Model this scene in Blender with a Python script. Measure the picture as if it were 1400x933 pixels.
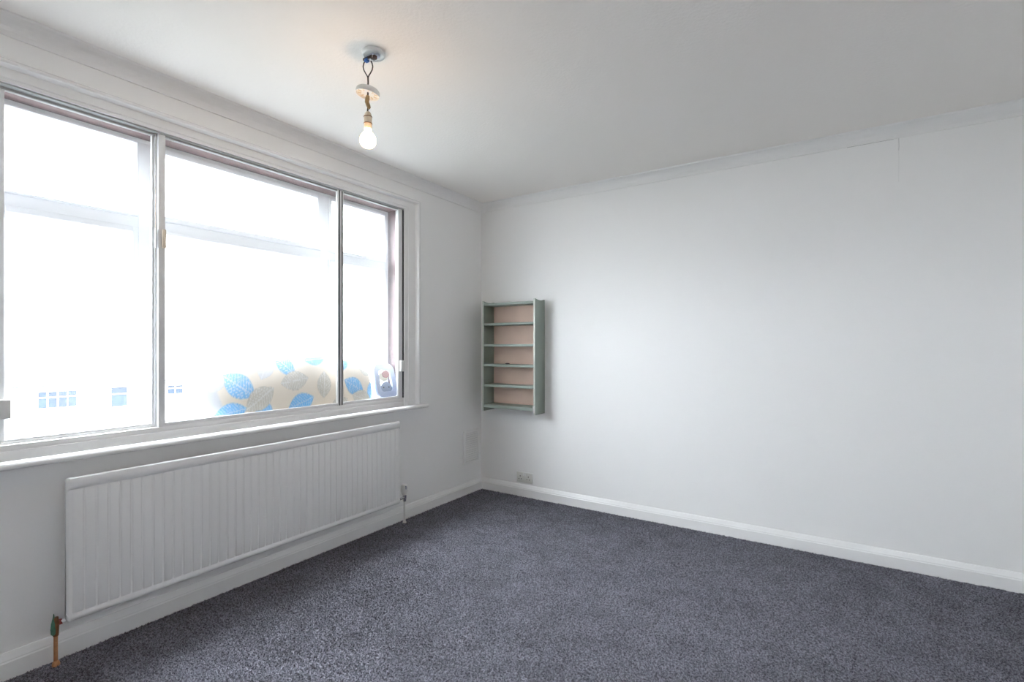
import bpy, bmesh, math, random
import numpy as np
from mathutils import Vector, Matrix

# ------------------------------------------------------------------ scene, camera, light
for o in list(bpy.data.objects):
    bpy.data.objects.remove(o, do_unlink=True)
scene = bpy.context.scene
C = scene.collection
random.seed(7)
rng = np.random.default_rng(7)

cam_data = bpy.data.cameras.new('camera')
cam_data.sensor_width = 36.0
cam_data.lens = 17.513
cam_data.shift_y = 0.00483
cam_data.clip_start = 0.02
cam_data.clip_end = 500
cam = bpy.data.objects.new('camera', cam_data)
cam.location = (2.527, -3.407, 1.2096)
cam.rotation_euler = (math.radians(90), 0, math.radians(33.036))
C.objects.link(cam)
scene.camera = cam

SKY = 48.5
BULB = 54.0
world = bpy.data.worlds.new('overcast_sky')
scene.world = world
world.use_nodes = True
wnt = world.node_tree                      # standard overcast sky: brightest overhead, white all over
wb = wnt.nodes['Background']
wb.inputs[0].default_value = (0.875, 0.935, 1.0, 1)
wtc = wnt.nodes.new('ShaderNodeTexCoord')
wsp = wnt.nodes.new('ShaderNodeSeparateXYZ')
wnt.links.new(wtc.outputs['Generated'], wsp.inputs[0])
wmr = wnt.nodes.new('ShaderNodeMapRange')
wmr.inputs['From Min'].default_value = 0.0
wmr.inputs['From Max'].default_value = 1.0
wmr.inputs['To Min'].default_value = SKY*0.42
wmr.inputs['To Max'].default_value = SKY
wnt.links.new(wsp.outputs['Z'], wmr.inputs['Value'])
wnt.links.new(wmr.outputs['Result'], wb.inputs[1])

vs = scene.view_settings
vs.view_transform = 'Standard'
vs.look = 'None'
vs.gamma = 1
vs.use_curve_mapping = False
vs.exposure = 0.0
scene.cycles.max_bounces = 14          # white rooms live on interreflection
scene.cycles.diffuse_bounces = 10

# ------------------------------------------------------------------ materials
def srgb(r, g, b):
    f = lambda c: (c/255/12.92) if c/255 <= 0.04045 else ((c/255+0.055)/1.055)**2.4
    return (f(r), f(g), f(b), 1)

def mat(name, col, rough=0.5, metal=0.0, bump=None, var=None, spec=0.5, coat=0.0):
    m = bpy.data.materials.new(name)
    m.use_nodes = True
    nt = m.node_tree
    b = nt.nodes['Principled BSDF']
    b.inputs['Base Color'].default_value = col
    b.inputs['Roughness'].default_value = rough
    b.inputs['Metallic'].default_value = metal
    b.inputs['Specular IOR Level'].default_value = spec
    b.inputs['Coat Weight'].default_value = coat
    tc = nt.nodes.new('ShaderNodeTexCoord')
    if var:                                    # (scale, amount): mottled tone
        sc, am = var
        n = nt.nodes.new('ShaderNodeTexNoise')
        n.inputs['Scale'].default_value = sc
        n.inputs['Detail'].default_value = 4
        nt.links.new(tc.outputs['Object'], n.inputs['Vector'])
        mr = nt.nodes.new('ShaderNodeMapRange')
        mr.inputs['From Min'].default_value = 0.25
        mr.inputs['From Max'].default_value = 0.75
        mr.inputs['To Min'].default_value = 1-am
        mr.inputs['To Max'].default_value = 1+am
        nt.links.new(n.outputs['Fac'], mr.inputs['Value'])
        mx = nt.nodes.new('ShaderNodeVectorMath')
        mx.operation = 'SCALE'
        mx.inputs[0].default_value = col[:3]
        nt.links.new(mr.outputs['Result'], mx.inputs['Scale'])
        nt.links.new(mx.outputs['Vector'], b.inputs['Base Color'])
    if bump:                                   # (scale, strength, distance)
        sc, st, di = bump
        n = nt.nodes.new('ShaderNodeTexNoise')
        n.inputs['Scale'].default_value = sc
        n.inputs['Detail'].default_value = 3
        nt.links.new(tc.outputs['Object'], n.inputs['Vector'])
        bp = nt.nodes.new('ShaderNodeBump')
        bp.inputs['Strength'].default_value = st
        bp.inputs['Distance'].default_value = di
        nt.links.new(n.outputs['Fac'], bp.inputs['Height'])
        nt.links.new(bp.outputs['Normal'], b.inputs['Normal'])
    return m

def glass_mat(name, haze, rough=0.02):
    """thin pane: clear, a Fresnel reflection, and an added scattering haze in place of lens flare"""
    m = bpy.data.materials.new(name)
    m.use_nodes = True
    nt = m.node_tree
    nt.nodes.remove(nt.nodes['Principled BSDF'])
    out = nt.nodes['Material Output']
    tr = nt.nodes.new('ShaderNodeBsdfTransparent')
    tr.inputs[0].default_value = (0.99, 0.992, 0.992, 1)
    tl = nt.nodes.new('ShaderNodeBsdfTranslucent')
    tl.inputs[0].default_value = (0.95, 0.96, 0.97, 1)
    gl = nt.nodes.new('ShaderNodeBsdfGlossy')
    gl.inputs['Roughness'].default_value = rough
    lw = nt.nodes.new('ShaderNodeLayerWeight')          # Schlick reflection, the same from both sides of the thin pane
    lw.inputs['Blend'].default_value = 0.5
    pw = nt.nodes.new('ShaderNodeMath'); pw.operation = 'POWER'; pw.inputs[1].default_value = 5
    nt.links.new(lw.outputs['Facing'], pw.inputs[0])
    fr = nt.nodes.new('ShaderNodeMath'); fr.operation = 'MULTIPLY_ADD'
    fr.inputs[1].default_value = 0.25; fr.inputs[2].default_value = 0.02
    nt.links.new(pw.outputs[0], fr.inputs[0])
    a = nt.nodes.new('ShaderNodeMixShader')
    a.inputs[0].default_value = haze
    nt.links.new(tr.outputs[0], a.inputs[1])
    nt.links.new(tl.outputs[0], a.inputs[2])
    c = nt.nodes.new('ShaderNodeMixShader')
    nt.links.new(fr.outputs[0], c.inputs[0])
    nt.links.new(a.outputs[0], c.inputs[1])
    nt.links.new(gl.outputs[0], c.inputs[2])
    nt.links.new(c.outputs[0], out.inputs['Surface'])
    return m

def emit_mat(name, col, strength):
    m = bpy.data.materials.new(name)
    m.use_nodes = True
    b = m.node_tree.nodes['Principled BSDF']
    b.inputs['Base Color'].default_value = (0.9, 0.88, 0.85, 1)
    b.inputs['Emission Color'].default_value = col
    b.inputs['Emission Strength'].default_value = strength
    return m

M = {}
M['wall'] = mat('white_wall_paint', (0.915, 0.91, 0.90, 1), 0.75, bump=(90, 0.12, 0.002), spec=0.3)
M['ceiling'] = mat('textured_ceiling_paint', (0.90, 0.87, 0.835, 1), 0.85, bump=(75, 0.35, 0.004), spec=0.2)
M['gloss'] = mat('white_gloss_paint', (0.915, 0.91, 0.90, 1), 0.2, bump=(30, 0.03, 0.002))
M['cornice'] = mat('cornice_paint', (0.88, 0.875, 0.865, 1), 0.7, spec=0.3)
M['upvc'] = mat('white_upvc', (0.86, 0.88, 0.91, 1), 0.35)
M['alu'] = mat('white_coated_aluminium', (0.84, 0.84, 0.84, 1), 0.35)
M['mill'] = mat('bare_aluminium', (0.62, 0.62, 0.63, 1), 0.35, metal=0.7)
M['gasket'] = mat('black_rubber_gasket', (0.03, 0.033, 0.035, 1), 0.6)
M['mahogany'] = mat('red_brown_hardwood', srgb(94, 72, 72), 0.5, var=(14, 0.25))
M['track'] = mat('grey_track', (0.36, 0.37, 0.36, 1), 0.5)
M['mesh'] = mat('vent_recess_shade', (0.46, 0.46, 0.46, 1), 0.8)  # no mesh there: the grey paints the shade behind the vent slats
M['rad'] = mat('radiator_enamel', (0.89, 0.885, 0.88, 1), 0.26)
M['pane_in'] = glass_mat('hazed_secondary_glass', 0.021)  # haze added to whiten the frames behind, as lens flare does
M['pane_out'] = glass_mat('outer_glass', 0.003)
M['green'] = mat('grey_green_paint', srgb(152, 163, 154), 0.5, var=(9, 0.06), bump=(120, 0.1, 0.001))
M['edge_light'] = mat('painted_edge_light', srgb(216, 222, 214), 0.4)  # pale tone paints window light onto the shelf's front edges
M['peach'] = mat('peach_back_panel', srgb(226, 199, 183), 0.7, var=(6, 0.05))
M['chrome'] = mat('chrome', (0.55, 0.55, 0.56, 1), 0.18, metal=1.0)
M['copper'] = mat('copper_pipe', srgb(196, 142, 100), 0.38, metal=0.65, var=(60, 0.15))
M['brass'] = mat('tarnished_brass', srgb(120, 82, 52), 0.4, metal=0.6, var=(80, 0.3))
M['verdigris'] = mat('verdigris_green', srgb(62, 102, 84), 0.7, var=(90, 0.3))
M['redtape'] = mat('dark_red_compound', srgb(128, 44, 38), 0.6)
M['plastic'] = mat('white_plastic', (0.82, 0.82, 0.80, 1), 0.35)
M['socket'] = mat('aged_white_plastic', srgb(222, 221, 214), 0.4)
M['dark'] = mat('dark_recess', (0.02, 0.02, 0.02, 1), 0.8)
M['cream_plastic'] = mat('cream_lampholder_plastic', srgb(226, 212, 190), 0.4)
M['cord'] = mat('dark_brown_flex', srgb(66, 58, 52), 0.6)
M['tape'] = mat('brown_tape', srgb(150, 122, 82), 0.5, var=(80, 0.3))
M['bluewire'] = mat('blue_insulation', srgb(32, 92, 168), 0.4)
M['brownwire'] = mat('brown_insulation', srgb(62, 34, 30), 0.45)
M['terminal'] = mat('clear_white_terminal', srgb(214, 220, 236), 0.3)
M['bulb'] = emit_mat('lit_bulb_glass', (1.0, 0.62, 0.30, 1), BULB)
M['lavender'] = mat('lavender_grey_plastic', srgb(166, 176, 200), 0.35)
M['motif'] = mat('slate_grey_print', srgb(130, 142, 164), 0.5)
M['motif_brown'] = mat('brown_print', srgb(150, 98, 88), 0.5)
M['motif_cream'] = mat('cream_print', srgb(214, 206, 184), 0.5)
M['render'] = mat('pale_house_render', srgb(246, 242, 232), 0.9, var=(0.8, 0.04))
M['roof'] = mat('pale_roof_covering', srgb(226, 226, 228), 0.9, var=(1.5, 0.08))
M['roof_edge'] = mat('white_fascia', srgb(235, 235, 235), 0.6)
M['house_glass'] = mat('dark_house_glass', (0.008, 0.019, 0.038, 1), 0.6, var=(1.2, 0.5), spec=0.0)
M['gutter'] = mat('grey_gutter', (0.03, 0.032, 0.036, 1), 0.6, spec=0.1)
M['brick'] = mat('red_brick', srgb(196, 128, 118), 0.9, var=(2, 0.2))
M['ground'] = mat('street_and_gardens', srgb(72, 74, 70), 0.95, var=(0.3, 0.1))
M['leaf'] = mat('garden_foliage', srgb(96, 132, 104), 0.8, var=(5, 0.4))
M['bark'] = mat('bark', srgb(98, 80, 66), 0.9)

# ------------------------------------------------------------------ mesh helpers
class MB:
    def __init__(s):
        s.v = []; s.f = []; s.sm = []
    def add(s, v, f, smooth=False):
        b = len(s.v)
        s.v += [tuple(p) for p in v]
        for q in f:
            s.f.append(tuple(i+b for i in q)); s.sm.append(smooth)
        return s
    def box(s, a, b, bev=0.0):
        x0, x1 = sorted((a[0], b[0])); y0, y1 = sorted((a[1], b[1])); z0, z1 = sorted((a[2], b[2]))
        if bev <= 0:
            v = [(x, y, z) for x in (x0, x1) for y in (y0, y1) for z in (z0, z1)]
            f = [(0,1,3,2),(4,6,7,5),(0,4,5,1),(2,3,7,6),(0,2,6,4),(1,5,7,3)]
            return s.add(v, f)
        bm = bmesh.new()
        bmesh.ops.create_cube(bm, size=1)
        for q in bm.verts:
            q.co = Vector(((x0+x1)/2+q.co.x*(x1-x0), (y0+y1)/2+q.co.y*(y1-y0), (z0+z1)/2+q.co.z*(z1-z0)))
        bmesh.ops.bevel(bm, geom=list(bm.edges), offset=min(bev, .49*min(x1-x0, y1-y0, z1-z0)), segments=2, profile=0.5, affect='EDGES')
        return s.bm(bm, True)
    def bm(s, bm, smooth=False, mtx=None):
        bm.verts.ensure_lookup_table()
        bm.verts.index_update()
        vs_ = [(mtx @ v.co) if mtx else v.co.copy() for v in bm.verts]
        s.add(vs_, [[v.index for v in f.verts] for f in bm.faces], smooth)
        bm.free()
        return s
    def lathe(s, c, prof, n=24, mtx=None, smooth=True):
        """prof: (radius, height) pairs about +z at c"""
        v = []; f = []
        for r, z in prof:
            for k in range(n):
                a = 2*math.pi*k/n
                p = Vector((r*math.cos(a), r*math.sin(a), z))
                if mtx: p = mtx @ p
                v.append((p.x+c[0], p.y+c[1], p.z+c[2]))
        for i in range(len(prof)-1):
            for k in range(n):
                k2 = (k+1) % n
                f.append((i*n+k, i*n+k2, (i+1)*n+k2, (i+1)*n+k))
        f.append(tuple(range(n-1, -1, -1)))
        f.append(tuple((len(prof)-1)*n+k for k in range(n)))
        return s.add(v, f, smooth)
    def tube(s, pts, r, n=10):
        pts = [Vector(p) for p in pts]
        rr = r if isinstance(r, (list, tuple)) else [r]*len(pts)
        v = []; f = []
        up = Vector((0.31, 0.17, 0.93)).normalized()
        for i, p in enumerate(pts):
            t = (pts[min(i+1, len(pts)-1)]-pts[max(i-1, 0)]).normalized()
            if abs(t.dot(up)) > 0.98: up = Vector((1, 0.2, 0)).normalized()
            a = t.cross(up).normalized(); b = t.cross(a).normalized()
            for k in range(n):
                g = 2*math.pi*k/n
                q = p+(a*math.cos(g)+b*math.sin(g))*rr[i]
                v.append(tuple(q))
        for i in range(len(pts)-1):
            for k in range(n):
                k2 = (k+1) % n
                f.append((i*n+k, i*n+k2, (i+1)*n+k2, (i+1)*n+k))
        f.append(tuple(range(n-1, -1, -1)))
        f.append(tuple((len(pts)-1)*n+k for k in range(n)))
        return s.add(v, f, True)
    def sweep(s, rows, smooth=False, closed=False):
        """rows: list of equally long point lists; skins between rows, caps the ends"""
        n = len(rows[0]); v = [p for r in rows for p in r]; f = []
        for i in range(len(rows)-1):
            for k in range(n if closed else n-1):
                k2 = (k+1) % n
                f.append((i*n+k, i*n+k2, (i+1)*n+k2, (i+1)*n+k))
        if closed or True:
            f.append(tuple(range(n-1, -1, -1)))
            f.append(tuple((len(rows)-1)*n+k for k in range(n)))
        return s.add(v, f, smooth)

def build(name, mb, m, parent=None, origin=None):
    """links the collected shapes (world coordinates) as ONE mesh object"""
    o0 = Vector(origin) if origin is not None else Vector((0, 0, 0))
    if parent is not None:
        o0 = Vector(parent['_o'])
    me = bpy.data.meshes.new(name)
    me.from_pydata([tuple(Vector(p)-o0) for p in mb.v], [], mb.f)
    me.polygons.foreach_set('use_smooth', mb.sm)
    bm = bmesh.new(); bm.from_mesh(me)
    bmesh.ops.recalc_face_normals(bm, faces=bm.faces)
    bm.to_mesh(me); bm.free()
    if any(mb.sm):
        me.set_sharp_from_angle(angle=math.radians(38))
    me.materials.append(m)
    me.update()
    o = bpy.data.objects.new(name, me)
    C.objects.link(o)
    if parent is not None:
        o.parent = parent
    else:
        o.location = o0
    o['_o'] = tuple(o0)
    return o

def thing(name, loc, label=None, cat=None, group=None, kind=None):
    o = bpy.data.objects.new(name, None)
    o.empty_display_size = 0.05
    C.objects.link(o)
    o.location = loc
    o['_o'] = tuple(loc)
    return tag(o, label, cat, group, kind)

def tag(o, label=None, cat=None, group=None, kind=None):
    if label: o['label'] = label
    if cat: o['category'] = cat
    if group: o['group'] = group
    if kind: o['kind'] = kind
    return o

def struct(name, mb, m, label, cat, parent=None):
    return tag(build(name, mb, m, parent), label, cat, None, 'structure')

# ------------------------------------------------------------------ room shell
RX, RY, H = 3.60, -4.05, 2.40           # room: x 0..RX, y RY..0
OY0, OY1, OZ0, OZ1 = -2.92, -0.906, 0.80, 2.165   # window opening in the left wall
T = 0.218

# floor with carpet
def carpet_mat():
    m = mat('charcoal_blue_carpet', (0.1, 0.1, 0.11, 1), 0.95, spec=0.1)
    nt = m.node_tree; b = nt.nodes['Principled BSDF']
    tc = nt.nodes.new('ShaderNodeTexCoord')
    n1 = nt.nodes.new('ShaderNodeTexNoise'); n1.inputs['Scale'].default_value = 135; n1.inputs['Detail'].default_value = 2
    n2 = nt.nodes.new('ShaderNodeTexNoise'); n2.inputs['Scale'].default_value = 7; n2.inputs['Detail'].default_value = 4
    for n in (n1, n2): nt.links.new(tc.outputs['Object'], n.inputs['Vector'])
    r1 = nt.nodes.new('ShaderNodeValToRGB')
    r1.color_ramp.elements[0].position = 0.37; r1.color_ramp.elements[0].color = CARPET_LO
    r1.color_ramp.elements[1].position = 0.64; r1.color_ramp.elements[1].color = CARPET_HI
    nt.links.new(n1.outputs['Fac'], r1.inputs['Fac'])
    mr = nt.nodes.new('ShaderNodeMapRange')
    mr.inputs['From Min'].default_value = 0.3; mr.inputs['From Max'].default_value = 0.7
    mr.inputs['To Min'].default_value = 0.86; mr.inputs['To Max'].default_value = 1.14
    nt.links.new(n2.outputs['Fac'], mr.inputs['Value'])
    sc = nt.nodes.new('ShaderNodeVectorMath'); sc.operation = 'SCALE'
    nt.links.new(r1.outputs['Color'], sc.inputs[0]); nt.links.new(mr.outputs['Result'], sc.inputs['Scale'])
    nt.links.new(sc.outputs['Vector'], b.inputs['Base Color'])
    return m
CARPET_LO = (0.085, 0.085, 0.103, 1)
CARPET_HI = (0.30, 0.30, 0.35, 1)
M['carpet'] = carpet_mat()

fl = struct('floor', MB().box((-0.02, RY, -0.12), (RX, 0.02, 0)), M['carpet'], 'charcoal blue-grey carpeted floor of the empty room', 'floor')

def make_pile():
    n = 330000
    x = rng.uniform(0.018, 3.45, n*2); y = rng.uniform(-3.1, -0.018, n*2)
    # keep what lies in front of the camera side of the room
    fx, fy = -math.sin(math.radians(33.036)), math.cos(math.radians(33.036))
    dx, dy = x-2.527, y+3.407
    dep = dx*fx+dy*fy; lat = dx*fy-dy*fx
    keep = (dep > 1.0) & (np.abs(lat) < dep*1.2+0.3)
    x, y = x[keep][:n], y[keep][:n]
    k = len(x)
    ang = rng.uniform(0, 2*np.pi, k); r = rng.uniform(0.0024, 0.0042, k)
    h = rng.uniform(0.004, 0.0085, k)
    # lean of the pile follows broad brushed patches
    g = np.sin(x*2.3+1.1*np.sin(y*1.7))+np.sin(y*2.9+0.7*x)
    lx = rng.normal(0, 0.003, k)+0.0016*g; ly = rng.normal(0, 0.003, k)+0.0012*np.cos(x*3.1-y)
    v = np.zeros((k, 4, 3))
    for i in range(3):
        a = ang+i*2*np.pi/3
        v[:, i, 0] = x+r*np.cos(a); v[:, i, 1] = y+r*np.sin(a); v[:, i, 2] = 0.0002
    v[:, 3, 0] = x+lx; v[:, 3, 1] = y+ly; v[:, 3, 2] = h
    idx = (np.arange(k)*4)[:, None]
    tri = np.concatenate([idx+np.array([[0, 1, 3]]), idx+np.array([[1, 2, 3]]), idx+np.array([[2, 0, 3]])], 1).reshape(-1)
    me = bpy.data.meshes.new('carpet_pile')
    me.vertices.add(k*4); me.vertices.foreach_set('co', v.reshape(-1))
    nt = k*3
    me.loops.add(nt*3); me.loops.foreach_set('vertex_index', tri.astype(np.int32))
    me.polygons.add(nt)
    me.polygons.foreach_set('loop_start', np.arange(nt, dtype=np.int32)*3)
    me.polygons.foreach_set('loop_total', np.full(nt, 3, dtype=np.int32))
    me.materials.append(M['carpet'])
    me.update(calc_edges=True)
    o = bpy.data.objects.new('carpet_pile', me)
    C.objects.link(o); o.parent = fl
    o['kind'] = 'stuff'
make_pile()

struct('ceiling', MB().box((-0.02, RY, H), (RX, 0.02, H+0.12)), M['ceiling'], 'off-white textured ceiling', 'ceiling')

wl = MB()
wl.box((-T, RY, -0.12), (0, 0.1, OZ0-0.03)).box((-T, RY, OZ1), (0, 0.1, H+0.12))
wl.box((-T, RY, OZ0-0.03), (0, OY0, OZ1)).box((-T, OY1, OZ0-0.03), (0, 0.1, OZ1))
struct('wall_left', wl, M['wall'], 'white painted wall holding the wide window', 'wall')

# far wall: hairline joint in the plaster below the cornice
def far_wall_mat():
    m = mat('white_wall_paint_with_crack', (0.915, 0.91, 0.90, 1), 0.75, bump=(90, 0.12, 0.002), spec=0.3)
    nt = m.node_tree; b = nt.nodes['Principled BSDF']
    tc = nt.nodes.new('ShaderNodeTexCoord'); sp = nt.nodes.new('ShaderNodeSeparateXYZ')
    nt.links.new(tc.outputs['Object'], sp.inputs[0])
    nz = nt.nodes.new('ShaderNodeTexNoise'); nz.inputs['Scale'].default_value = 9
    nt.links.new(tc.outputs['Object'], nz.inputs['Vector'])
    def mth(op, a, bb):
        n = nt.nodes.new('ShaderNodeMath'); n.operation = op
        for i, q in enumerate((a, bb)):
            if q is None: continue
            if isinstance(q, (int, float)): n.inputs[i].default_value = q
            else: nt.links.new(q, n.inputs[i])
        return n.outputs[0]
    wob = mth('MULTIPLY', mth('SUBTRACT', nz.outputs['Fac'], 0.5), 0.008)
    d = mth('ABSOLUTE', mth('SUBTRACT', mth('SUBTRACT', sp.outputs['X'], 2.813), wob), None)
    line = mth('LESS_THAN', d, 0.0016)
    fade = mth('MULTIPLY', mth('GREATER_THAN', sp.outputs['Z'], 2.10), 1.0)
    strong = mth('ADD', mth('MULTIPLY', mth('GREATER_THAN', sp.outputs['Z'], 2.27), 0.22), 0.08)
    f1 = mth('MULTIPLY', mth('MULTIPLY', line, fade), strong)
    # open joint where the cornice meets the wall
    g = mth('MULTIPLY', mth('GREATER_THAN', sp.outputs['X'], 2.58), mth('LESS_THAN', sp.outputs['X'], 2.79))
    g = mth('MULTIPLY', g, mth('GREATER_THAN', sp.outputs['Z'], 2.3352))
    fac = mth('MAXIMUM', f1, mth('MULTIPLY', g, 0.6))
    mx = nt.nodes.new('ShaderNodeMix'); mx.data_type = 'RGBA'
    nt.links.new(fac, mx.inputs['Factor'])
    mx.inputs['A'].default_value = (0.915, 0.91, 0.90, 1); mx.inputs['B'].default_value = (0.06, 0.055, 0.05, 1)
    nt.links.new(mx.outputs['Result'], b.inputs['Base Color'])
    return m
struct('wall_far', MB().box((0, 0, -0.12), (RX, 0.12, H+0.12)), far_wall_mat(), 'plain white painted wall with the small green shelf unit', 'wall')
struct('wall_right', MB().box((RX, RY-0.12, -0.12), (RX+0.12, 0.12, H+0.12)), M['wall'], 'white painted side wall opposite the window', 'wall')
struct('wall_near', MB().box((-T, RY-0.12, -0.12), (RX, RY, H+0.12)), M['wall'], 'white painted wall opposite the shelf wall', 'wall')

# skirting boards
SK = [(0, 0), (0.016, 0), (0.016, 0.062), (0.0135, 0.067), (0.0135, 0.071), (0.010, 0.080), (0.0065, 0.090), (0.004, 0.096), (0, 0.096)]
b = MB(); b.sweep([[(d, RY, z) for d, z in SK], [(d, -d, z) for d, z in SK]])
struct('baseboard_left', b, M['gloss'], 'white moulded skirting board under the radiator and window', 'skirting board')
b = MB(); b.sweep([[(d, -d, z) for d, z in SK], [(RX-d, -d, z) for d, z in SK]])
struct('baseboard_far', b, M['gloss'], 'white moulded skirting board along the shelf wall', 'skirting board')
b = MB(); b.sweep([[(RX-d, -d, z) for d, z in SK], [(RX-d, RY, z) for d, z in SK]])
struct('baseboard_right', b, M['gloss'], 'white skirting board on the wall opposite the window', 'skirting board')

# cornices
CO = [(0, H), (0, 2.3365), (0.007, 2.3365), (0.0085, 2.343), (0.011, 2.354), (0.018, 2.366), (0.029, 2.377), (0.042, 2.385), (0.052, 2.389), (0.060, 2.391), (0.064, 2.394), (0.066, H)]
b = MB(); b.sweep([[(d, RY, z) for d, z in CO], [(d, -d, z) for d, z in CO]])
struct('trim_1', b, M['cornice'], 'white coved cornice above the window', 'cornice')
b = MB(); b.sweep([[(d, -d, z) for d, z in CO], [(RX-d, -d, z) for d, z in CO]])
struct('trim_2', b, M['cornice'], 'white coved cornice above the shelf wall', 'cornice')
b = MB(); b.sweep([[(RX-d, -d, z) for d, z in CO], [(RX-d, RY, z) for d, z in CO]])
struct('trim_3', b, M['cornice'], 'white coved cornice on the wall opposite the window', 'cornice')

# window architrave: moulded board round three sides of the opening
AP = [(0, 0, -0.002), (0, 0, 0.010), (0.030, 0.014, 0.010), (0.033, 0.016, 0.014), (0.097, 0.050, 0.014), (0.099, 0.052, 0.018), (0.105, 0.056, 0.038),
      (0.108, 0.058, 0.041), (0.118, 0.064, 0.042), (0.126, 0.069, 0.038), (0.132, 0.073, 0.026), (0.138, 0.078, 0.022), (0.150, 0.085, 0.014), (0.152, 0.087, 0)]
SZ = 0.794
b = MB()
b.sweep([[(x, OY1+w, SZ) for w, wh, x in AP], [(x, OY1+w, OZ1+wh) for w, wh, x in AP],
         [(x, OY0-w, OZ1+wh) for w, wh, x in AP], [(x, OY0-w, SZ) for w, wh, x in AP]])
struct('trim_4', b, M['gloss'], 'white moulded architrave framing the wide window', 'window trim')

# internal sill board with rounded nose, running into the reveal
nose = [(-0.155, 0.770), (-0.155, 0.795), (0.038, 0.795), (0.049, 0.793), (0.057, 0.789), (0.062, 0.783), (0.063, 0.777), (0.061, 0.771), (0.056, 0.767), (0.048, 0.765), (0.030, 0.765), (0.026, 0.762), (0.0, 0.760), (0.0, 0.770)]
b = MB()
front = [p for p in nose if p[0] >= 0]
b.sweep([[(x, -3.10, z) for x, z in front], [(x, -0.716, z) for x, z in front]], smooth=False)
b.box((-0.155, OY0, 0.770), (0.001, OY1, 0.795))
struct('trim_5', b, M['gloss'], 'white gloss window sill board with rounded nose', 'window sill')

# ------------------------------------------------------------------ outer window (white plastic) in a timber lining
XO, XI = -0.215, -0.150      # outer and room faces of the plastic frame
w1 = thing('window_1', (-0.18, (OY0+OY1)/2, OZ0), 'outer white plastic window of three bays with top lights', 'window', None, 'structure')
b = MB()
b.box((XO, OY0, OZ0), (XI, OY0+0.030, OZ1), .004).box((XO, OY1-0.030, OZ0), (XI, OY1, OZ1), .004)
b.box((XO, OY0+.028, OZ0), (XI, OY1-.028, OZ0+0.045), .004).box((XO, OY0+.028, OZ1-0.022), (XI, OY1-.028, OZ1), .004)
build('outer_frame', b, M['upvc'], w1)
MU = [(-2.428, -2.350), (-1.468, -1.412)]
for a, c in MU:
    build('mullion', MB().box((XO, a, OZ0+.04), (XI+.003, c, OZ1-.02), .005), M['upvc'], w1)
bays = [(OY0+.03, MU[0][0]), (MU[0][1], MU[1][0]), (MU[1][1], OY1-.03)]
for a, c in bays:
    build('transom', MB().box((XO, a-.004, 1.752), (XI+.002, c+.004, 1.800), .004), M['upvc'], w1)
def sash(y0, y1, z0, z1, fw, name, handle=None):
    b = MB()
    xa, xb = XO+.012, XI+.012
    b.box((xa, y0, z0), (xb, y0+fw, z1), .004).box((xa, y1-fw, z0), (xb, y1, z1), .004)
    b.box((xa, y0+fw-.003, z0), (xb, y1-fw+.003, z0+fw), .004).box((xa, y0+fw-.003, z1-fw), (xb, y1-fw+.003, z1), .004)
    s = build(name, b, M['upvc'], w1)
    build('pane', MB().box((-0.184, y0+fw-.004, z0+fw-.004), (-0.182, y1-fw+.004, z1-fw+.004)), M['pane_out'], s)
    if handle == 'v':
        h = MB().box((xb, y1-fw*.75, 1.28), (xb+.010, y1-fw*.25, 1.35), .003).box((xb+.008, y1-fw*.65, 1.19), (xb+.022, y1-fw*.35, 1.34), .004)
        build('handle', h, M['upvc'], s)
    return s
for i, (a, c) in enumerate(bays):
    sash(a, c, OZ0+.045, 1.752, (.026, .014, .014)[i], 'casement_sash', 'v' if i == 0 else None)
    sash(a, c, 1.800, OZ1-.022, (.010, .026, .020)[i], 'top_light_sash')
# timber lining between the outer window and the secondary frame
b = MB()
b.box((-0.150, OY1-.004, OZ0), (-0.072, OY1+.014, OZ1), 0)
build('timber_jamb', b, M['mahogany'], w1)
build('timber_jamb', MB().box((-0.150, OY0-.014, OZ0), (-0.072, OY0+.004, OZ1)), M['mahogany'], w1)
build('timber_head', MB().box((-0.150, OY0, OZ1-.004), (-0.045, OY1, OZ1+.012)), M['mahogany'], w1)

# ------------------------------------------------------------------ secondary glazing: three sliding panels
w2 = thing('window_2', (-0.03, (OY0+OY1)/2, OZ0), 'secondary glazing of three sliding panels in slim white frames', 'window', None, 'structure')
b = MB().box((-0.074, OY1-.006, OZ0), (0.0, OY1+.010, OZ1)).box((-0.074, OY0-.010, OZ0), (0.0, OY0+.006, OZ1))
build('side_channel', b, M['alu'], w2)
build('head_track', MB().box((-0.046, OY0, OZ1-.007), (0.002, OY1, OZ1+.006), .002).box((-.026, OY0, OZ1-.017), (-.022, OY1, OZ1)), M['track'], w2)
b = MB().box((-0.060, OY0, OZ0-.01), (0.004, OY1, 0.826), .003).box((-0.058, OY0, .82), (-0.004, OY1, 0.848), .004).box((-.030, OY0, .84), (-.026, OY1, .856))
build('bottom_rail', b, M['gloss'], w2)
def panel(y0, y1, x, sl, sr, gl, gr, name='sliding_panel'):
    z0, z1 = .846, OZ1-.006
    b = MB()
    b.box((x-.018, y0, z0), (x, y0+sl, z1), .002).box((x-.018, y1-sr, z0), (x, y1, z1), .002)
    b.box((x-.016, y0+sl-.002, z0), (x-.002, y1-sr+.002, z0+.018), .002)
    p = build(name, b, M['alu'], w2)
    build('top_rail', MB().box((x-.016, y0+sl-.002, z1-.010), (x-.002, y1-sr+.002, z1), .002), M['track'], p)
    build('pane', MB().box((x-.010, y0+sl-.004, z0+.014), (x-.007, y1-sr+.004, z1-.006)), M['pane_in'], p)
    for yy in gl+gr:
        build('gasket', MB().box((x-.001, yy-.0032, z0+.002), (x+.0012, yy+.0032, z1-.002)), M['gasket'], p)
    return p
pl = panel(OY0+.008, -2.398, -.030, .022, .022, [], [])
pm = panel(-2.404, -1.440, -.006, .028, .012, [], [-1.4375])
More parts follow.
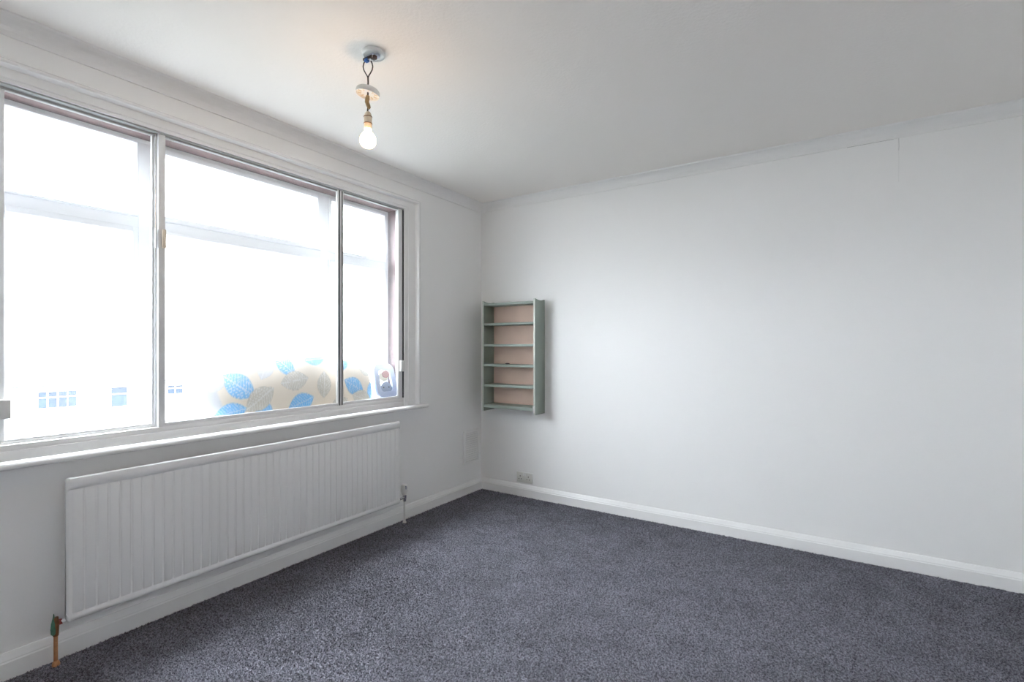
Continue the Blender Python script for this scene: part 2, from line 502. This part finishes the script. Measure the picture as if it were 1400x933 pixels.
pr = panel(-1.434, OY1-.010, -.006, .026, .036, [-1.4185], [])
build('gasket', MB().box((-.004, OY1-.0105, .85), (.001, OY1-.001, OZ1-.008)), M['gasket'], w2)
build('gasket', MB().box((-.026, -2.4115, .85), (-.020, -2.4055, OZ1-.008)), M['mill'], pl)
# finger pulls and catches
def pull(y, z, x, m, p, h=.10, w=.012):
    build('finger_pull', MB().box((x, y-w/2, z-h/2), (x+.012, y+w/2, z+h/2), .004), m, p)
pull(-2.384, 1.690, -.006, M['cream_plastic'], pm, .085, .016)
pull(-2.413, 1.690, -.020, M['mill'], pl, .085, .006)
build('catch', MB().box((-.008, -0.944, 1.033), (.014, -0.908, 1.109), .004), M['plastic'], pr)
build('catch', MB().box((-.030, -2.912, .944), (.010, -2.880, 1.014), .004), M['plastic'], pl)

# ------------------------------------------------------------------ radiator
RY0, RY1, RZ0, RZ1, RXF = -2.747, -1.028, 0.160, 0.708, 0.098
rad = thing('radiator', (0.07, (RY0+RY1)/2, RZ0), 'long white fluted panel radiator on the wall under the window', 'radiator')
def radbody():
    xf, xb = RXF-.006, .060
    prof = [(xb, RZ0+.012), (xb+.006, RZ0+.003), (xb+.014, RZ0), (xf-.006, RZ0), (xf+.001, RZ0+.003), (xf+.005, RZ0+.010), (xf+.005, RZ0+.018), (xf, RZ0+.026),
            (xf, RZ1-.045), (xf+.0045, RZ1-.040), (xf+.006, RZ1-.030), (xf+.006, RZ1-.014), (xf+.002, RZ1-.004), (xf-.006, RZ1), (xf-.012, RZ1-.002), (xb+.016, RZ1-.002), (xb+.007, RZ1-.004), (xb, RZ1-.014)]
    rows = []
    xm = (xf+xb)/2; zm = (RZ0+RZ1)/2
    for y, k in ((RY0, .010), (RY0+.003, .004), (RY0+.009, 0), (RY1-.009, 0), (RY1-.003, .004), (RY1, .010)):
        rows.append([(x+(k if x < xm else -k), y, z+(k*1.3 if z < zm else -k*1.3)) for x, z in prof])
    return MB().sweep(rows, smooth=True, closed=True)
build('panel_body', radbody(), M['rad'], rad)
# pressed flutes on the front sheet
NF = 44
pitch = (RY1-RY0-.03)/NF
fz0, fz1, fx = RZ0+.030, RZ1-.048, RXF-.006
def flute_mb():
    hw = pitch/2-.0035
    b = MB()
    rows = []
    for z, k in ((fz0, 0.0), (fz0+.012, 1.0), (fz1-.012, 1.0), (fz1, 0.0)):
        rows.append([(fx-.001, -hw-.0022, z), (fx+.0032*k, -hw+.0008, z), (fx+.0042*k, -hw+.004, z), (fx+.0042*k, hw-.004, z), (fx+.0032*k, hw-.0008, z), (fx-.001, hw+.0022, z)])
    b.sweep(rows, smooth=True)
    return b
f0 = None
for i in range(NF):
    yc = RY0+.015+(i+.5)*pitch
    if f0 is None:
        f0 = build('flute', flute_mb(), M['rad'], rad); o = f0
    else:
        o = f0.copy(); C.objects.link(o); o.parent = rad
    o.location = (0, yc, 0)
for yy in (-2.45, -1.33):
    build('wall_bracket', MB().box((.001, yy-.02, .22), (.004, yy+.02, .66)).box((.001, yy-.004, .24), (.062, yy+.004, .30)).box((.001, yy-.004, .58), (.062, yy+.004, .64)), M['rad'], rad)
# left lockshield valve on a copper tail
PX, PY = 0.052, -2.768
v = build('lockshield_valve', MB().tube([(PX, PY, .112), (PX, PY, .150), (PX, PY, .182)], [.0085, .0105, .008], 14).tube([(PX, PY, .160), (PX+.006, PY+.012, .163)], .0075, 12), M['brass'], rad)
v['label'] = 'tarnished brass valve with green corrosion'
build('union_nut', MB().lathe((PX+.005, PY+.008, .162), [(.0105, 0), (.0105, .009)], 6, Matrix.Rotation(math.radians(-90), 3, 'X'), False), M['redtape'], v)
build('union_tail', MB().tube([(PX+.006, PY+.014, .163), (PX+.018, RY0+.012, .166)], .0075, 12), M['rad'], v)
b = MB()
b.lathe((PX+.001, PY-.006, .128), [(.003, -.012), (.0085, -.006), (.0098, .012), (.0078, .034), (.0036, .052), (.0010, .070)], 10)
build('corroded_cap', b, M['verdigris'], v)
build('pipe', MB().tube([(PX, PY, .002), (PX, PY, .115)], .0065, 14), M['copper'], v)
build('pipe_collar', MB().lathe((PX+.002, PY, 0), [(.0125, 0), (.0125, .006), (.010, .015), (.007, .018)], 18), M['copper'], v)
# right thermostatic valve
QX, QY = 0.060, -0.958
v = build('thermostatic_valve', MB().tube([(QX, QY, .150), (QX, QY, .184), (QX, QY, .200)], [.010, .0135, .012], 14).tube([(QX, QY, .176), (QX, RY1-.010, .176)], .009, 12), M['chrome'], rad)
v['label'] = 'chrome valve with white thermostatic head'
hd = MB()
hd.lathe((QX, QY, .202), [(.014, -.008), (.0185, 0), (.0205, .006), (.0205, .052), (.0185, .060), (.011, .062)], 24)
for k in range(12):
    a = 2*math.pi*k/12
    hd.box((QX+.0205*math.cos(a)-.0016, QY+.0205*math.sin(a)-.0016, .212), (QX+.0205*math.cos(a)+.0016, QY+.0205*math.sin(a)+.0016, .250))
build('thermostatic_head', hd, M['plastic'], v)
build('scale_mark', MB().box((QX+.0160, QY-.0095, .236), (QX+.0225, QY-.0045, .258)), M['motif'], v)
build('pipe', MB().tube([(QX, QY, .002), (QX, QY, .160)], .0075, 14), M['plastic'], v)
build('pipe_collar', MB().lathe((QX, QY, 0), [(.013, 0), (.013, .006), (.010, .015), (.008, .017)], 18), M['plastic'], v)

# ------------------------------------------------------------------ green wall shelf
SX0, SX1, SD, SB, ST = 0.122, 0.617, 0.150, 0.684, 1.572
sh = thing('wall_shelf', ((SX0+SX1)/2, 0, SB), 'narrow grey-green open shelf unit with peach back hung near the corner', 'shelf unit')
def side(x0, x1):
    out = [(0, SB)]
    out += [(-SD, SB), (-SD, ST)]
    for k in range(1, 8):                       # shallow scooped top edge
        t = k/8
        out.append((-SD*(1-t), ST-.010*math.sin(math.pi*t)))
    out.append((0, ST))
    b = MB()
    b.sweep([[(x0, y, z) for y, z in out], [(x1, y, z) for y, z in out]], closed=True)
    return b
tk = .013
build('side_panel', side(SX0, SX0+tk), M['green'], sh)
build('side_panel', side(SX1-tk, SX1), M['green'], sh)
for z in (1.543, 1.384, 1.214, 1.053, .891):
    build('shelf_board', MB().box((SX0+tk, -SD+.003, z-.0095), (SX1-tk, -.004, z+.0095), .002), M['green'], sh)
build('shelf_board', MB().box((SX0+tk, -SD+.003, .712), (SX1-tk, -.004, .738), .002), M['green'], sh)
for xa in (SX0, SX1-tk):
    build('lit_edge_strip', MB().box((xa, -SD-.0025, SB+.001), (xa+tk, -SD, ST-.001), .001), M['edge_light'], sh)['label'] = 'front edge strip with window light painted in'
build('back_panel', MB().box((SX0+tk, -.006, .70), (SX1-tk, 0, 1.55)), M['peach'], sh)
cl = build('edge_clip', MB().box((SX1-tk-.004, -SD-.007, .702), (SX1-tk+.011, -SD+.004, .752), .002), M['plastic'], sh)
cl['label'] = 'small white clip on the lower front edge'
# a scrap left on the middle shelf
b = MB()
b.tube([(.300, -.082, 1.0675), (.316, -.086, 1.0690), (.332, -.080, 1.0680), (.344, -.084, 1.0665)], [.0025, .005, .0045, .0020], 8)
tag(build('debris_scrap', b, M['brownwire'], None, (.32, -.083, 1.0625)), 'tiny dark brown scrap lying on the middle green shelf', 'scrap')

# ------------------------------------------------------------------ double socket
so = thing('double_socket', (.435, 0, .1125), 'double wall socket with greyish faceplate above the skirting board', 'wall socket')
build('back_box', MB().box((.359, -.006, .1105), (.511, 0, .1975), .002), M['plastic'], so)
build('faceplate', MB().box((.3635, -.011, .1145), (.5065, -.004, .1935), .003), M['socket'], so)
for cx in (.397, .473):
    for (dx, dz, w, h) in ((0, .016, .005, .010), (-.011, -.006, .008, .005), (.011, -.006, .008, .005)):
        build('pin_slot', MB().box((cx+dx-w/2, -.0116, .148+dz-h/2), (cx+dx+w/2, -.0106, .148+dz+h/2)), M['dark'], so)
for cx in (.4275, .4425):
    build('rocker_switch', MB().box((cx-.0055, -.0145, .168), (cx+.0055, -.010, .188), .002), M['plastic'], so)
for cx in (.376, .494):
    build('screw', MB().lathe((cx, -.0105, .154), [(.0028, 0), (.0028, .0012)], 10, Matrix.Rotation(math.radians(90), 3, 'X')), M['mill'], so)

# ------------------------------------------------------------------ louvred vent by the corner
VY0, VY1, VZ0, VZ1 = -.248, -.035, .243, .517
ve = thing('air_vent', (0, (VY0+VY1)/2, VZ0), 'white louvred air vent painted over on the wall near the corner', 'air vent')
b = MB()
b.box((0, VY0, VZ0), (.012, VY0+.020, VZ1), .002).box((0, VY1-.020, VZ0), (.012, VY1, VZ1), .002)
b.box((0, VY0+.018, VZ0), (.012, VY1-.018, VZ0+.020), .002).box((0, VY0+.018, VZ1-.020), (.012, VY1-.018, VZ1), .002)
build('frame', b, M['wall'], ve)
build('backing', MB().box((0, VY0+.01, VZ0+.01), (.0015, VY1-.01, VZ1-.01)), M['mesh'], ve)
nsl = 13
for i in range(nsl):
    z = VZ0+.022+(VZ1-VZ0-.044)*(i+.5)/nsl
    b = MB()
    b.sweep([[(.0010, y, z+.0075), (.0024, y, z+.0080), (.0125, y, z-.0035), (.0110, y, z-.0060)] for y in (VY0+.019, VY1-.019)], closed=True)
    build('slat', b, M['wall'], ve)

# ------------------------------------------------------------------ dismantled ceiling pendant
LX, LY = .955, -2.019                 # ceiling rose
HX, HY = .936, -2.032                 # where the flex hangs
pe = thing('pendant_light', (LX, LY, H), 'bare lit bulb hanging from an opened ceiling rose on twisted flex', 'pendant light')
build('rose_base', MB().lathe((LX, LY, H), [(.046, 0), (.047, -.006), (.046, -.012), (.040, -.015), (.038, -.010), (.010, -.010)], 32), M['plastic'], pe)
b = MB().box((LX-.036, LY-.014, H-.027), (LX+.014, LY-.006, H-.010), .002).box((LX-.016, LY-.006, H-.024), (LX+.028, LY+.012, H-.010), .003)
tm = build('terminal_block', b, M['terminal'], pe)
build('terminal_bar', MB().box((LX-.040, LY-.022, H-.030), (LX+.012, LY-.0145, H-.021), .001), M['cord'], tm)
build('earth_terminal', MB().box((LX+.006, LY-.020, H-.038), (LX+.026, LY-.004, H-.024), .002), M['brownwire'], tm)
build('neutral_terminal', MB().box((LX-.030, LY-.024, H-.040), (LX-.012, LY-.010, H-.026), .002), M['bluewire'], tm)
for k, (dx, dy) in enumerate(((-.012, -.016), (.002, -.014), (.014, -.018))):
    build('terminal_screw', MB().lathe((LX+dx, LY+dy, H-.034), [(.0035, 0), (.0035, .010)], 8), M['chrome'], tm)
# two cores joining into the flex
def core(side_, m, nm):
    rx, ry = .838*side_, .545*side_
    pts = []
    for t, w in ((0, .012), (.15, .017), (.35, .0195), (.55, .017), (.75, .010), (.9, .004), (1, .001)):
        z = 2.366+(2.300-2.366)*t
        pts.append((HX+rx*w, HY+ry*w, z))
    build(nm, MB().tube(pts, .0024, 8), m, pe)
core(-1, M['cord'], 'flex_core'); core(1, M['cord'], 'flex_core')
build('flex', MB().tube([(HX, HY, 2.303), (HX+.001, HY, 2.28), (HX, HY, 2.250), (HX-.001, HY, 2.2)], .0034, 8), M['cord'], pe)
# rose cover slid down the flex, tilted
tilt = Matrix.Rotation(math.radians(9), 3, Vector((-.545, .838, 0)))
cv = build('rose_cover', MB().lathe((HX, HY, 2.240), [(.008, .012), (.040, .011), (.046, .006), (.048, -.002), (.048, -.013), (.0455, -.013), (.044, -.004), (.008, -.002)], 36, tilt), M['plastic'], pe)
b = MB()
for k in range(10):
    a = 2*math.pi*k/10
    p = tilt @ Vector((.026*math.cos(a), .026*math.sin(a), -.0085))
    q = tilt @ Vector((.040*math.cos(a), .040*math.sin(a), -.0085))
    b.tube([(HX+p.x, HY+p.y, 2.240+p.z), (HX+q.x, HY+q.y, 2.240+q.z)], .0022, 6)
build('cover_rib', b, M['cream_plastic'], cv)
build('tape_wrap', MB().tube([(HX+.001, HY, 2.226), (HX-.003, HY, 2.215), (HX-.004, HY-.002, 2.200), (HX+.001, HY, 2.186), (HX+.004, HY+.002, 2.176), (HX+.003, HY+.001, 2.170)], [.006, .009, .0085, .0085, .007, .003], 10), M['tape'], pe)
build('flex', MB().tube([(HX, HY, 2.182), (HX-.002, HY, 2.165), (HX, HY, 2.150)], .0032, 8), M['cord'], pe)
lh = build('lampholder', MB().lathe((HX, HY, 2.090), [(.0140, 0), (.0150, .006), (.0155, .018), (.0160, .022), (.0160, .046), (.0155, .049), (.0135, .060), (.0090, .068), (.005, .070)], 24), M['cream_plastic'], pe)
for z in (2.110, 2.137):
    build('shade_ring', MB().lathe((HX, HY, z), [(.0160, 0), (.0172, .0006), (.0172, .0026), (.0160, .0032)], 24), M['brass'], lh)
bulb_prof = [(.0130, .080), (.0134, .068), (.0160, .062), (.0215, .056), (.0275, .047), (.0312, .037), (.0320, .029), (.0308, .0195), (.0268, .0105), (.0200, .0042), (.0110, .0010), (.001, 0)]
build('bulb', MB().lathe((HX, HY, 2.014), bulb_prof, 32), M['bulb'], pe)

# ------------------------------------------------------------------ patterned roll standing between the two windows
def make_roll():
    ys = np.array([-2.190, -2.180, -2.160, -2.130, -2.10, -2.05, -2.0, -1.9, -1.7, -1.5, -1.3, -1.20, -1.14, -1.118, -1.112])
    top = np.array([.985, 1.020, 1.040, 1.055, 1.068, 1.088, 1.100, 1.118, 1.137, 1.146, 1.118, 1.088, 1.060, 1.02, .96])
    bot = np.array([.945, .900, .862, .840, .822, .806, .799, .797, .797, .797, .797, .797, .802, .83, .90])
    thk = np.array([.010, .030, .055, .072, .080, .084, .086, .086, .086, .086, .086, .084, .074, .05, .012])
    NY, NT = 420, 168
    Y = np.linspace(ys[0], ys[-1], NY)
    Y = np.unique(np.concatenate([Y, np.linspace(-2.19, -2.10, 40), np.linspace(-1.15, -1.112, 25)]))
    NY = len(Y)
    tp, bt, th = (np.interp(Y, ys, a) for a in (top, bot, thk))
    wob = .004*np.sin(Y*17)+.003*np.sin(Y*41+1)
    a = np.linspace(0, 2*np.pi, NT, endpoint=False)
    ca, sa = np.cos(a), np.sin(a)
    e = .62
    cx_ = np.sign(ca)*np.abs(ca)**e; sz_ = np.sign(sa)*np.abs(sa)**.9
    zc = (tp+bt)/2; hz = (tp-bt)/2
    Z = zc[:, None]+hz[:, None]*sz_[None, :]
    # thick towards the sill, the top leaning back to the outer window
    u = (Z-bt[:, None])/np.maximum(tp-bt, 1e-4)[:, None]
    w = th[:, None]/2*(1-.45*u**2)
    Xc = -.102-.022*u**2
    X = Xc+w*cx_[None, :]+(wob[:, None]*np.sin(Z*23+Y[:, None]*5))*.5*(th[:, None]/.086)
    X = np.clip(X, -.1465, -.0615)
    Z = np.maximum(Z, .7955)
    YY = np.repeat(Y[:, None], NT, 1)
    # printed leaves: (y, z, half length, half width, angle, colour) on the room side; same print repeats behind
    blue, taupe, pale = (.16, .47, .82), (.60, .56, .48), (.72, .71, .70)
    L = [(-2.006, 1.000, .098, .066, -38, blue), (-2.055, .868, .085, .050, 10, blue), (-1.878, .852, .060, .052, -30, blue), (-1.655, .880, .088, .058, 20, blue),
         (-1.735, 1.098, .075, .048, -48, blue), (-1.540, 1.128, .075, .036, 4, blue), (-1.275, .952, .085, .056, -32, blue), (-1.125, .912, .072, .045, 78, blue),
         (-1.345, 1.105, .07, .045, 50, blue), (-1.900, .925, .098, .060, 35, taupe), (-1.690, 1.010, .092, .056, 8, taupe), (-1.498, .975, .082, .050, 84, taupe),
         (-1.215, .870, .085, .052, -20, taupe), (-1.395, .840, .075, .050, 30, taupe), (-2.115, 1.025, .060, .040, 60, pale), (-1.852, 1.092, .075, .048, 62, pale), (-1.16, 1.05, .06, .04, -20, taupe)]
    base = np.array([.83, .74, .62])
    col = np.ones(X.shape+(4,)); col[..., :3] = base
    # plain pale end cap on the left end
    cap = np.clip((-2.085-.035*np.sin((Z-.9)*9)-YY)/.015, 0, 1)[..., None]
    col[..., :3] = col[..., :3]*(1-cap)+np.array([.66, .67, .69])*cap
    for (ly, lz, hl, hw, an, c) in L:
        c_, s_ = math.cos(math.radians(an)), math.sin(math.radians(an))
        du, dv = YY-ly, Z-lz
        p = (du*c_+dv*s_)/hl; q = (-du*s_+dv*c_)/hw
        edge = (1-p**2)-np.abs(q)
        m = np.clip(edge/.06, 0, 1)
        # veins: midrib and slanted ribs printed lighter
        rib = (np.abs(q) < .045) | (np.abs(((p*6+np.abs(q)*2.2) % 1)-.5) < .10)
        speck = rng.random(X.shape) < .10
        tint = np.where((rib | speck)[..., None], np.array(c)*.55+.42, np.array(c))
        outline = (edge > 0) & (edge < .07)
        tint = np.where(outline[..., None], np.array(c)*.85, tint)
        col[..., :3] = col[..., :3]*(1-m[..., None])+tint*m[..., None]
    co = np.stack([X, YY, Z], -1).reshape(-1, 3)
    o0 = np.array([-.10, -1.62, .795])
    faces = []
    for i in range(NY-1):
        r = i*NT
        faces += [(r+k, r+(k+1) % NT, r+NT+(k+1) % NT, r+NT+k) for k in range(NT)]
    faces.append(tuple(range(NT-1, -1, -1))); faces.append(tuple((NY-1)*NT+k for k in range(NT)))
    me = bpy.data.meshes.new('rolled_quilt')
    me.from_pydata((co-o0).tolist(), [], faces)
    me.polygons.foreach_set('use_smooth', [True]*len(faces))
    at = me.color_attributes.new('print', 'FLOAT_COLOR', 'POINT')
    at.data.foreach_set('color', col.reshape(-1))
    m = mat('leaf_print_fabric', (.8, .7, .6, 1), .85, bump=(160, .15, .002), spec=.2)
    nt = m.node_tree
    an = nt.nodes.new('ShaderNodeAttribute'); an.attribute_name = 'print'
    nt.links.new(an.outputs['Color'], nt.nodes['Principled BSDF'].inputs['Base Color'])
    me.materials.append(m)
    me.update()
    o = bpy.data.objects.new('rolled_quilt', me); C.objects.link(o); o.location = o0
    tag(o, 'cream roll printed with blue and taupe leaves on the sill between the windows', 'quilt')
make_roll()

# ------------------------------------------------------------------ rounded plastic frame leaning in the window corner
def rrect(w, h, r, n=7):
    p = []
    for cx, cz, a0 in ((w/2-r, h/2-r, 0), (-w/2+r, h/2-r, 90), (-w/2+r, -h/2+r, 180), (w/2-r, -h/2+r, 270)):
        for k in range(n+1):
            a = math.radians(a0+90*k/n)
            p.append((cx+r*math.cos(a), cz+r*math.sin(a)))
    return p
FH = .244
fm = thing('plastic_frame', (-.05, -1.003, .849), 'pale lavender-grey rounded plastic frame with grey dome motif leaning in window corner', 'frame')
lean = math.radians(14.5)
def fpt(u, v, d):                      # u across, v up the frame, d towards the room; the top leans back
    q = v+FH/2
    return (-.0575-q*math.sin(lean)+d*math.cos(lean), -1.003+u, .849+q*math.cos(lean)+d*math.sin(lean))
def fring(outer, inner, d0, d1, bev):
    n = len(outer)
    rows = [[fpt(u, v, d0) for u, v in outer], [fpt(u, v, d1-bev) for u, v in outer], [fpt(u*.985, v*.985, d1) for u, v in outer],
            [fpt(u*1.02, v*1.02, d1) for u, v in inner], [fpt(u, v, d1-bev) for u, v in inner], [fpt(u, v, d0) for u, v in inner]]
    b = MB()
    v = [p for r in rows for p in r]; f = []
    for i in range(6):
        j = (i+1) % 6
        for k in range(n):
            k2 = (k+1) % n
            f.append((i*n+k, i*n+k2, j*n+k2, j*n+k))
    return b.add(v, f, True)
def fdisc(pts, d0, d1):
    n = len(pts)
    b = MB()
    v = [fpt(u, v_, d0) for u, v_ in pts]+[fpt(u, v_, d1) for u, v_ in pts]
    f = [tuple(range(n)), tuple(range(2*n-1, n-1, -1))]+[(k, (k+1) % n, n+(k+1) % n, n+k) for k in range(n)]
    return b.add(v, f)
build('rim', fring(rrect(.186, FH, .058), rrect(.104, .150, .026), 0, .016, .005), M['lavender'], fm)
dome = [(-.052, -.080), (.052, -.080), (.053, -.050), (.051, -.046)]+[(.049*math.cos(math.radians(a)), -.050+.042*math.sin(math.radians(a))) for a in range(10, 171, 16)]+[(-.051, -.046), (-.053, -.050)]
mo = build('dome_motif', fdisc(dome, .002, .010), M['motif'], fm)
for u in (-.026, .022):
    build('dot', fdisc([(u+.0055*math.cos(a*.7854), -.046+.0055*math.sin(a*.7854)) for a in range(8)], .010, .0112), M['gasket'], mo)
up = [(.014+.034*math.cos(math.radians(a)), .046+.026*math.sin(math.radians(a))) for a in range(0, 360, 20)]
build('brown_motif', fdisc(up, .004, .010), M['motif_brown'], fm)
lo = [(-.006+.042*math.cos(math.radians(a)), .030+.032*math.sin(math.radians(a))) for a in range(0, 360, 20)]
build('cream_motif', fdisc(lo, .002, .007), M['motif_cream'], fm)

# ------------------------------------------------------------------ outside: street and houses opposite
def far(y14, z14, s=2.1):
    return (-3.407+s*(y14+3.407), 1.21+s*(z14-1.21))
HXF = 2.527-2.1*16.527          # facade plane
GZ = -5.6
struct('ground', MB().box((-90, -60, GZ-.2), (-T-.02, 60, GZ)), M['ground'], 'grey street and gardens far below the window', 'ground')

def house(name, y0, y1, label, wins, wallm):
    h = thing(name, (HXF-4, (y0+y1)/2, GZ), label, 'house')
    ez = far(0, .227)[1]
    build('wall', MB().box((HXF-8, y0, GZ), (HXF, y1, ez-.05)), wallm, h)
    # pitched roof
    prof = [(HXF+.35, ez), (HXF+.35, ez+.08), (HXF-4, ez+2.2), (HXF-8.35, ez+.08), (HXF-8.35, ez)]
    build('roof', MB().sweep([[(x, y0, z) for x, z in prof], [(x, y1, z) for x, z in prof]], closed=True), M['roof'], h)
    build('fascia', MB().box((HXF+.34, y0, ez-.14), (HXF+.40, y1, ez+.04)).box((HXF, y0, ez-.14), (HXF+.36, y1, ez-.10)), M['roof_edge'], h)
    build('gutter', MB().box((HXF+.40, y0, ez-.05), (HXF+.50, y1, ez+.02)), M['gutter'], h)
    for (a, c, z0, z1, nx) in wins:
        w = MB()
        fw = .05
        w.box((HXF-.02, a, z0), (HXF+.03, c, z0+fw)).box((HXF-.02, a, z1-fw), (HXF+.03, c, z1))
        for k in range(nx+1):
            yy = a+(c-a-fw)*k/nx
            w.box((HXF-.02, yy, z0), (HXF+.03, yy+fw, z1))
        w.box((HXF-.02, a, z0+(z1-z0)*.62), (HXF+.03, c, z0+(z1-z0)*.62+fw*.8))
        f = build('window', w, M['roof_edge'], h)
        for k in range(nx):
            p0, p1 = a+(c-a)*k/nx+.02, a+(c-a)*(k+1)/nx-.02
            build('pane', MB().box((HXF+.002, p0, z0+.02), (HXF+.008, p1, z1-.02)), M['house_glass'], f)
    return h
a = far(.5, .085); c = far(1.292, -.37)
d = far(1.976, .103); e = far(2.62, -.473)
wins = [(a[0], c[0], c[1], a[1], 4), (d[0], e[0], e[1], d[1], 1), (far(.5, 0)[0], far(1.3, 0)[0], -4.6, -3.2, 3), (d[0]+.2, e[0], -5.55, -3.3, 1)]
house('terraced_house', far(-.30, 0)[0], far(2.95, 0)[0], 'pale rendered house across the street behind the left sliding panel', wins, M['render'])
g = far(3.35, .06); g2 = far(3.80, -.24)
wins = [(g[0], g2[0], g2[1], g[1], 2), (g[0]+3.2, g2[0]+3.4, g2[1]-.1, g[1], 2), (g[0]+.3, g2[0]+1.0, -4.6, -3.3, 2)]
house('terraced_house', far(3.00, 0)[0], far(6.4, 0)[0], 'pale rendered house across the street behind the leaf-print roll', wins, M['render'])
# brick house end with chimney at the far left
bh = thing('brick_house', (HXF-2, far(-.9, 0)[0], GZ), 'red brick house across the street with a chimney', 'house')
y0, y1 = far(-2.6, 0)[0], far(-.44, 0)[0]
build('wall', MB().box((HXF-7, y0, GZ), (HXF-.6, y1, -.3)), M['brick'], bh)
prof = [(HXF-.25, -.35), (HXF-.25, -.25), (HXF-3.8, 1.6), (HXF-7.3, -.25), (HXF-7.3, -.35)]
build('roof', MB().sweep([[(x, y0-.2, z) for x, z in prof], [(x, y1, z) for x, z in prof]], closed=True), M['roof'], bh)
ch = build('chimney', MB().box((HXF-3, y1-.55, .6), (HXF-2.2, y1+.28, 2.6)).box((HXF-3.05, y1-.6, 2.45), (HXF-2.15, y1+.33, 2.6)), M['brick'], bh)
for k in (0, 1):
    build('chimney_pot', MB().lathe((HXF-2.6, y1-.30+.36*k, 2.6), [(.13, 0), (.11, .35), (.13, .38)], 12), M['brick'], ch)

for o in bpy.data.objects:
    if '_o' in o: del o['_o']
